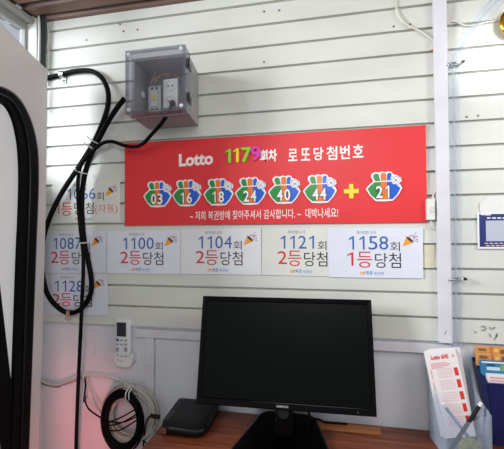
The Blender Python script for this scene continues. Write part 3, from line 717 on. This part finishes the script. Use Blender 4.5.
def hose(off, label):
    path = [(452.0+off,405),(453.2+off,352),(453.8+off,330),(454.2+off,290),(453.6+off,240),(452.8+off,180),(451.8+off,110),(451.4+off,70),(453.6+off,60),(460+off*1.0,47),(470+off*1.1,31),(483+off*1.2,14),(497+off*1.4,-2),(512+off*1.5,-18)]
    pts = [W(px,py,-.017) for px,py in path]
    mb = MB(); mb.tube(pts, .0098, 14); tag(mb.build('clear_hose', M_HOSE, smooth=True), label, 'hose', 'clear hoses beside the post')
hose(-1.0, 'clear plastic hose nearest the post, bending right near the ceiling')
hose(5.0, 'clear plastic hose second from the post, bending right near the ceiling')
for (px_, py_, lab) in ((454.4,64.5,'metal clamp round the two clear hoses near the top of the post'),(456.3,279,'metal clamp round the two clear hoses level with the sheets')):
    c = W(px_,py_,-.017); K = thing('hose_clamp', c, lab, 'clamp', 'clamps on the clear hoses')
    ring = [c+Vector((.024*math.copysign(abs(math.cos(t))**.6, math.cos(t)), .0125*math.sin(t), .003*math.cos(t))) for t in [2*math.pi*i/20 for i in range(20)]]
    MB().tube(ring, .0032, 6, closed=True, step=.005).build('band', M_METAL, K, smooth=True)
    MB().box((c.x-.030,-.014,c.z-.006),(c.x-.020,-.0045,c.z+.006)).build('foot', M_DMET, K, bevel=.001)
    MB().disc(c+Vector((.022,-.010,.002)), (0,-1,0), .005, .005, 10).build('clamp_screw', M_DMET, K)
# gold rim object at right edge
c = W(512.5,22,-.03); K = thing('gold_ornament', c, 'round polished gold object cut off at the upper right edge', 'gold ornament')
MB().tube([c+Vector((.030*math.cos(t),0,.038*math.sin(t))) for t in [2*math.pi*i/28 for i in range(28)]], .008, 10, closed=True).build('rim', M_GOLD, K, smooth=True)
MB().disc(c+Vector((0,.012,0)), (0,-1,0), .030, .008, 28, .026).build('face', mat('gold_face', (206,170,90), .3, metal=1), K)
MB().tube([c+Vector((0,.02,0)), c+Vector((0,.0262,0))], .008, 10, smooth=False).build('mount', M_GOLD, K)
# sign at right edge
sgn = thing('scan_sign', W(500,249,-.006), 'small navy sign with white border and scalloped white top on the right', 'sign')
a = W(478,249,-.008); b = W(521,212,-.008)
MB().box((a.x,-.008,a.z),(b.x,-.0042,b.z)).build('border', mat('sign_white', (232,232,232), .35), sgn, bevel=.0015)
a2 = W(479.8,246.8,-.0085); b2 = W(519.5,213.6,-.0085)
MB().box((a2.x,-.0085,a2.z),(b2.x,-.0081,b2.z)).build('navy_panel', M_SIGN, sgn)
a3 = W(486.2,241.2,-.009); b3 = W(513,220.3,-.009)
MB().box((a3.x,-.009,a3.z),(b3.x,-.0086,b3.z)).build('white_panel', mat('sign_grey', (186,190,204), .4), sgn)
mb = MB(); mb2 = MB()
for x0, x1, yy in ((481,484.5,214.6),(485,491,214.8)):
    p = W(x0,yy,-.0089); q = W(x1,yy,-.0089); mb.box((p.x,-.0089,p.z-.0016),(q.x,-.0086,p.z+.0016))
for i in range(5):
    p = W(487+i*5.2,218,-.0089); q = W(490.6+i*5.2,218,-.0089); mb.box((p.x,-.0089,p.z-.002),(q.x,-.0086,p.z+.002))
for r, yy in ((0,243.3),(1,245.6)):
    for i in range(6):
        p = W(484.5+r*1.5+i*5,yy,-.0089); q = W(488.2+r*1.5+i*5,yy,-.0089); mb2.box((p.x,-.0089,p.z-.0016),(q.x,-.0086,p.z+.0016))
mb.build('heading_marks', M_WHT, sgn); mb2.build('caption_marks', mat('caption_yellow', (214,196,120), .4), sgn)
cc = W(498.5,207,-.007); o_ = []
for i in range(60):
    t = 2*math.pi*i/60; rr = 1+.07*abs(math.sin(4*t)); o_.append(cc+Vector((.052*rr*math.cos(t),0,.034*rr*math.sin(t))))
MB().prism(o_, (0,.0028,0)).build('scalloped_top', mat('plate_cream', (226,226,222), .4), sgn, bevel=.0006)
# tape, nail heads, pen marks
p = W(424.6,268,-.004); q = W(435.6,245,-.004)
tag(MB().box((p.x,-.0042,p.z),(q.x-.004,-.0036,q.z)).build('masking_tape', mat('yellow_tape', (218,214,186), .6, noise=.06, scale=30), bevel=.0002), 'pale yellow tape patch on the siding left of the post', 'tape')
for i, (px_, py_) in enumerate(((86.5,40),(120,24.3),(123.5,31.3),(137.5,29.6),(264,62),(264,11.5),(279,10.3),(393.6,26.4),(410,24.3),(466.6,117),(478,115.7))):
    c = W(px_,py_,-.003)
    if i == 0:
        nail = MB().disc((c.x,-.0015,c.z), (0,-1,0), .0031, .003, 10).build('screw_head', mat('rusty_screw', (96,66,54), .5)); tag(nail, 'tiny dark screw head in the upper siding', 'screw', 'screw heads in the siding'); base = nail.location.copy(); src = c
    else:
        d = nail.copy(); COL.objects.link(d); d.location = base+Vector((c.x-src.x,0,c.z-src.z))
c = W(433.2,50.5,-.004); tag(MB().disc((c.x-.003,-.0015,c.z),(0,-1,0),.004,.003,10).build('screw_head', mat('red_dot', (170,40,40), .5)), 'tiny red screw head against the left side of the post', 'screw', 'screw heads in the siding')
mb = MB()
for st in (((481,327),(484,326.2),(485.5,328.5),(483,330.8),(481.5,329.5)),((489.5,326.8),(491.5,329.5),(495,327)),((489.3,333.8),(490.8,337)),((494,340.5),(496,336),(497.2,333.3),(496.6,337.5)),((474.5,331),(475.5,332.5),(476.5,332.6)),((444.5,334.5),(446,332),(446.5,331))):
    mb.tube([W(x,y_,-.0034 if x > 450 else -.0222) for x,y_ in st], .0009, 5)
mb.build('pen_marks', M_INK, wall)

# ------------------------------------------------------------------ brochure holder with slips and pens
th = math.radians(6)
hu = Vector((math.cos(th), math.sin(th), 0)); hv = Vector((math.sin(th), -math.cos(th), 0))
HB = Vector((.3145, -.028, DESK+.0006)); hwid = .124
def hp(u, v, z): return HB + hu*u + hv*v + Vector((0,0,z))
H = thing('leaflet_holder', hp(hwid/2,.06,0), 'clear stepped plastic leaflet holder with pen pocket on the desk', 'leaflet holder')
def sheetq(pts, ext, name): return MB().prism(pts, ext).build(name, M_ACR2 if name in ('back_panel', 'divider_panel') else M_ACR, H)
tk = .0022; hd = .125
hback = .232; hmid = W(473,384,-.044).z-DESK; hfront = W(470,415,-.145).z-DESK
def arc_panel(v, z1, r, z0=.0):
    c = [hp(.0025,v,z0), hp(hwid-.0025,v,z0)]
    for a in range(0,91,18): c.append(hp(hwid-.0025-r+r*math.cos(math.radians(a)), v, z1-r+r*math.sin(math.radians(a))))
    for a in range(90,181,18): c.append(hp(.0025+r+r*math.cos(math.radians(a)), v, z1-r+r*math.sin(math.radians(a))))
    return c
sheetq(arc_panel(.0005, hback, .02), hv*tk, 'back_panel')
sheetq(arc_panel(.014, hmid, .022, .003), hv*tk, 'divider_panel')
fr = [hp(.0,hd,0), hp(hwid,hd,0), hp(hwid,hd,hfront)] + [hp(hwid*(.78-.28*i/6), hd, hfront-.016*math.sin(i/6*math.pi/2)-.006) for i in range(7)] + [hp(hwid*.3,hd,hfront-.018), hp(0,hd,hfront+.008)]
sheetq(fr, hv*tk, 'front_panel')
prof_ = [(.0,0),(hd,0),(hd,hfront),(.105,hfront+.008),(.085,hfront+.012),(.065,hfront+.022),(.045,hfront+.034),(.033,hfront+.055),(.024,hback-.03),(.014,hback-.005),(.006,hback),(0,hback)]
sheetq([hp(0,v,z) for v,z in prof_], hu*tk, 'side_panel')
sheetq([hp(hwid-tk,v,z) for v,z in prof_], hu*tk, 'side_panel')
sheetq([hp(tk,0,.0),hp(hwid-tk,0,.0),hp(hwid-tk,hd,.0),hp(tk,hd,.0)], (0,0,.002), 'floor_panel')
# slips standing in the rear pocket
M_SLIP = mat('slip_paper', (238,232,232), .5)
M_SLP = mat('slip_pink', (224,140,138), .5); M_SLR = mat('slip_red', (220,58,52), .5)
def slip(px0, py0, roll, dv, lab, printed):
    """one slip: top-left corner surveyed in plane y, rolled clockwise in its own plane and leaning back"""
    yv = -.078+dv
    tl = W(px0, py0, yv+.022); w_, h_ = .092, .252
    r_ = math.radians(roll); e1 = Vector((math.cos(r_),0,math.sin(r_)*1)).normalized()
    dnv = Vector((math.sin(r_), -.09, -math.cos(r_))).normalized(); e1 = (e1-dnv*e1.dot(dnv)).normalized(); nf = e1.cross(-dnv)
    if nf.y > 0: nf = -nf
    def q(u, v): return tl + e1*(u*w_) + dnv*(v*h_)
    o = MB().prism([q(0,1),q(1,1),q(1,0.02),q(.97,0),q(0.0,0)], -nf*.0006).build('lotto_slip', M_SLIP, origin=q(.5,1))
    tag(o, lab, 'paper slip', 'lottery slips in the leaflet holder')
    if printed:
        off = nf*.0003
        lettering(MB(), 'Lotto 6/45', q(.18,.085)+off, e1*w_*.55, -dnv*h_*.055, .04, .0003, nf).build('slip_title', M_SLR, o)
        lettering(MB(), 'A', q(.85,.075)+off, e1*w_*.06, -dnv*h_*.035, .02, .0003, nf).build('corner_letter', M_SLR, o)
        mb = MB()
        for i in range(4):
            ln = (.5,.62,.58,.4)[i]; v = .125+i*.018
            mb.prism([q(.12,v+.008)+off,q(.12+ln,v+.008)+off,q(.12+ln,v)+off,q(.12,v)+off], nf*.0003)
        mb.build('rule_lines', M_SLP, o)
        mb = MB(); mb2 = MB()
        for g in range(5):
            v0 = .20+g*.14
            mb2.prism([q(.81,v0+.095)+off,q(.93,v0+.095)+off,q(.93,v0)+off,q(.81,v0)+off], nf*.0003)
            for r in range(4):
                for c_ in range(7):
                    u = .30+c_*.068; v = v0+r*.03
                    mb.prism([q(u,v+.012)+off,q(u+.028,v+.012)+off,q(u+.028,v)+off,q(u,v)+off], nf*.0003)
            mb.prism([q(.08,v0+.11)+off,q(.10,v0+.11)+off,q(.10,v0)+off,q(.08,v0)+off], nf*.0003)
        mb.build('number_grid', M_SLP, o); mb2.build('game_tab', M_SLR, o)
slip(428.5,349.0,7.0,.012,'rearmost lottery slip, its top edge showing behind the others',False)
slip(424.5,350.5,9.5,.008,'third lottery slip from the front of the leaflet holder',False)
slip(423.6,351.9,9.0,.004,'second lottery slip from the front of the leaflet holder',False)
slip(424.2,353.8,10.5,0,'front white lottery slip with red and pink print in the holder',True)
# pens in the front pocket
def pen(p, q, r, m, mtip, label, tipname='pen_end'):
    p = Vector(p); q = Vector(q); d = (q-p).normalized()
    K = thing('pen', q, label, 'pen', 'pens in the leaflet holder')
    MB().tube([p+d*.012, q], r, 12, smooth=False).build('barrel', m, K, smooth=False)
    MB().tube([p, p+d*.0118], r*.98, 12, smooth=False).build(tipname, mtip, K)
    MB().disc(q, d, r, .012, 12, r*.25).build('nib', m, K)
pv = .095
pen(hp(-.002+.005,pv+.003,.148), hp(.098,pv-.006,.022), .0048, mat('pen_blue_grey', (150,170,196), .3), M_WP, 'white-ended pale blue pen leaning left in the holder')
pen(hp(.108,pv+.010,.158), hp(.022,pv+.012,.025), .0055, M_BLK2, M_WP, 'black pen with white end leaning right in the holder')
mb = MB(); o = hp(.072,.106,.035)
mb.prism([o+hu*x+Vector((0,0,z)) for x,z in ((-.028,-.028),(.02,-.030),(.03,.0),(.012,.022),(-.014,.024),(-.032,.006))], hv*.008)
tag(mb.build('eraser', mat('eraser_green', (86,120,60), .5, noise=.6, scale=38, c2=(190,186,90)), bevel=.002), 'green and yellow scrap standing in the pen pocket of the holder', 'stationery')

# ------------------------------------------------------------------ navy bin with packets
tb = W(471.3,357,-.006); tf = W(487,383,-.09)
LB = Vector((.497,-.010,DESK+.0008)); LF = W(493,443.5,-.040); LF.z = DESK+.0008; LF.y = -.045
XR2 = .64
N = thing('storage_bin', (.57,-.03,DESK), 'dark navy plastic bin at the right end of the desk', 'bin')
tbr = Vector((XR2+.03, tb.y, tb.z)); tfr = Vector((XR2+.02, tf.y, tf.z)); LBR = Vector((XR2, LB.y, LB.z)); LFR = Vector((XR2, LF.y, LF.z))
def quad(pts, ext, name): return MB().prism(pts, ext).build(name, M_NAVY, N)
quad([LF,LFR,tfr,tf], (0,.003,0), 'front_panel')
quad([LB,LBR,tbr,tb], (0,-.003,0), 'back_panel')
midp = tb.lerp(tf,.55)+Vector((0,0,-.004))
quad([LB,LF,tf,midp,tb], (.003,0,0), 'side_panel')
quad([LBR,LFR,tfr,tbr], (-.003,0,0), 'side_panel')
quad([LB,LF,LFR,LBR], (0,0,.003), 'bottom_panel')
def packet(px0, py0, py1, y, depth, h_down, m, label, name, strips):
    a = W(px0, py0, y); b = W(px0, py1, y)
    K = thing(name, (a.x+.05, y, b.z-h_down), label, 'packet', 'packets in the navy bin')
    MB().box((a.x, y, b.z-h_down), (a.x+.125, y+depth, a.z)).build('wrapper', m, K, bevel=.002); WR = K.children[0]
    for (u0,u1,v0,v1,mm,nm) in strips:
        hgt = a.z-b.z
        MB().box((a.x+u0, y-.0006, a.z-hgt*v1), (a.x+u1, y-.0001, a.z-hgt*v0)).build(nm, mm, WR)
M_OP = mat('packet_orange', (226,158,92), .4, noise=.12, scale=40); M_OD = mat('packet_brown', (134,88,60), .4); M_OL = mat('packet_yellow', (240,190,90), .4)
def lumps(u, v):
    return [(u,u+.028,v,v+.28,M_OD,'print_block'), (u+.045,u+.062,v,v+.3,M_OL,'print_spot'), (u+.070,u+.085,v+.1,v+.4,M_OD,'print_spot')]
packet(475.5,346.3,353,-.022,.012,.018,M_OP,'orange packet standing rearmost in the navy bin','snack_packet',[(.008,.030,.25,.6,M_OD,'print_block'),(.042,.046,.0,1,mat('packet_red', (206,96,50), .4),'stripe'),(.052,.064,.2,.75,M_OL,'print_spot'),(.070,.085,.3,.9,M_OD,'print_spot')])
packet(476.5,353.3,362,-.036,.012,.012,M_OP,'orange packet standing just in front of the rearmost one','snack_packet',[(.008,.030,.2,.55,M_OD,'print_block'),(.042,.046,.0,1,mat('packet_red', (206,96,50), .4),'stripe'),(.052,.064,.2,.75,M_OL,'print_spot'),(.070,.085,.2,.7,M_OD,'print_spot')])
M_BP = mat('packet_blue', (56,140,186), .4, noise=.2, scale=30)
packet(481.5,361.2,370.5,-.060,.018,.018,M_BP,'blue packet with white top edge in the navy bin','snack_packet',[(.0,.125,-.0,.14,M_WHT,'top_edge'),(.014,.036,.25,.45,mat('packet_navy', (24,70,110), .4),'print_block'),(.014,.05,.55,.9,mat('packet_pale', (190,220,226), .4),'print_block'),(.052,.066,.25,.9,mat('packet_green', (120,170,110), .4),'print_spot')])
packet(487.6,374.5,384,-.080,.016,.008,mat('packet_white', (232,226,228), .45),'white box with faint pink print at the front of the navy bin','snack_packet',[(.006,.12,.25,.36,M_SLP,'print_line'),(.006,.12,.55,.64,M_SLP,'print_line'),(.006,.12,.8,.88,M_SLP,'print_line')])

# ------------------------------------------------------------------ camera, light
cam = bpy.data.cameras.new('camera'); co = bpy.data.objects.new('camera', cam); COL.objects.link(co); SC.camera = co
cam.sensor_fit = 'HORIZONTAL'; cam.sensor_width = 36; cam.lens = FPX/504*36; cam.clip_start = .01
m = Matrix((RT, UP, -FW)).transposed(); co.matrix_world = Matrix.Translation(CAMLOC) @ m.to_4x4()

w = bpy.data.worlds.new('world'); SC.world = w; w.use_nodes = True
bg = w.node_tree.nodes['Background']; bg.inputs[0].default_value = (.86,.93,1,1); bg.inputs[1].default_value = .5
def area(name, loc, target, size, power, col, sy=None):
    l = bpy.data.lights.new(name, 'AREA'); l.energy = power; l.color = col; l.size = size
    if sy: l.shape = 'RECTANGLE'; l.size_y = sy
    o = bpy.data.objects.new(name, l); COL.objects.link(o); o.location = loc
    o.rotation_euler = (Vector(target)-Vector(loc)).to_track_quat('-Z','Y').to_euler(); return o
area('daylight', (-1.75,-1.25,2.0), (-.2,0,1.65), .5, 50, (.93,.97,1), .7)
area('window_light', (-1.75,-.55,2.35), (XL,-.1,2.05), .5, 6.5, (.88,.95,1), .5)
area('outside_light', (-2.2,.4,3.6), (-3.4,2.4,2.4), 1, 160, (1,1,1))
area('room_light', (.0,-1.7,2.15), (-.1,0,1.3), .7, 11.8, (1,.98,.95), .7)
def spot(name, loc, target, power, col, ang, size):
    l = bpy.data.lights.new(name, 'SPOT'); l.energy = power; l.color = col; l.spot_size = math.radians(ang); l.spot_blend = .8; l.shadow_soft_size = size
    o = bpy.data.objects.new(name, l); COL.objects.link(o); o.location = loc
    o.rotation_euler = (Vector(target)-Vector(loc)).to_track_quat('-Z','Y').to_euler(); return o
area('side_fill', (1.05,-.75,1.9), (-1,-.2,1.4), .5, 7, (1,1,1), .5)  # added fill from the right to brighten the door
spot('wall_patch_fill', (.62,-.45,2.02), (.535,0,1.97), 9, (1,1,.97), 38, .04)  # added spot for the bright patch on the upper right siding, no fixture modelled
spot('red_glow', (-.80,-.50,.50), (-1.00,0,.66), 7, (1,.18,.2), 62, .08)  # added red spot standing in for pink light bounced onto the lower wall
SC.view_settings.view_transform = 'Standard'; SC.view_settings.look = 'None'; SC.view_settings.exposure = 0
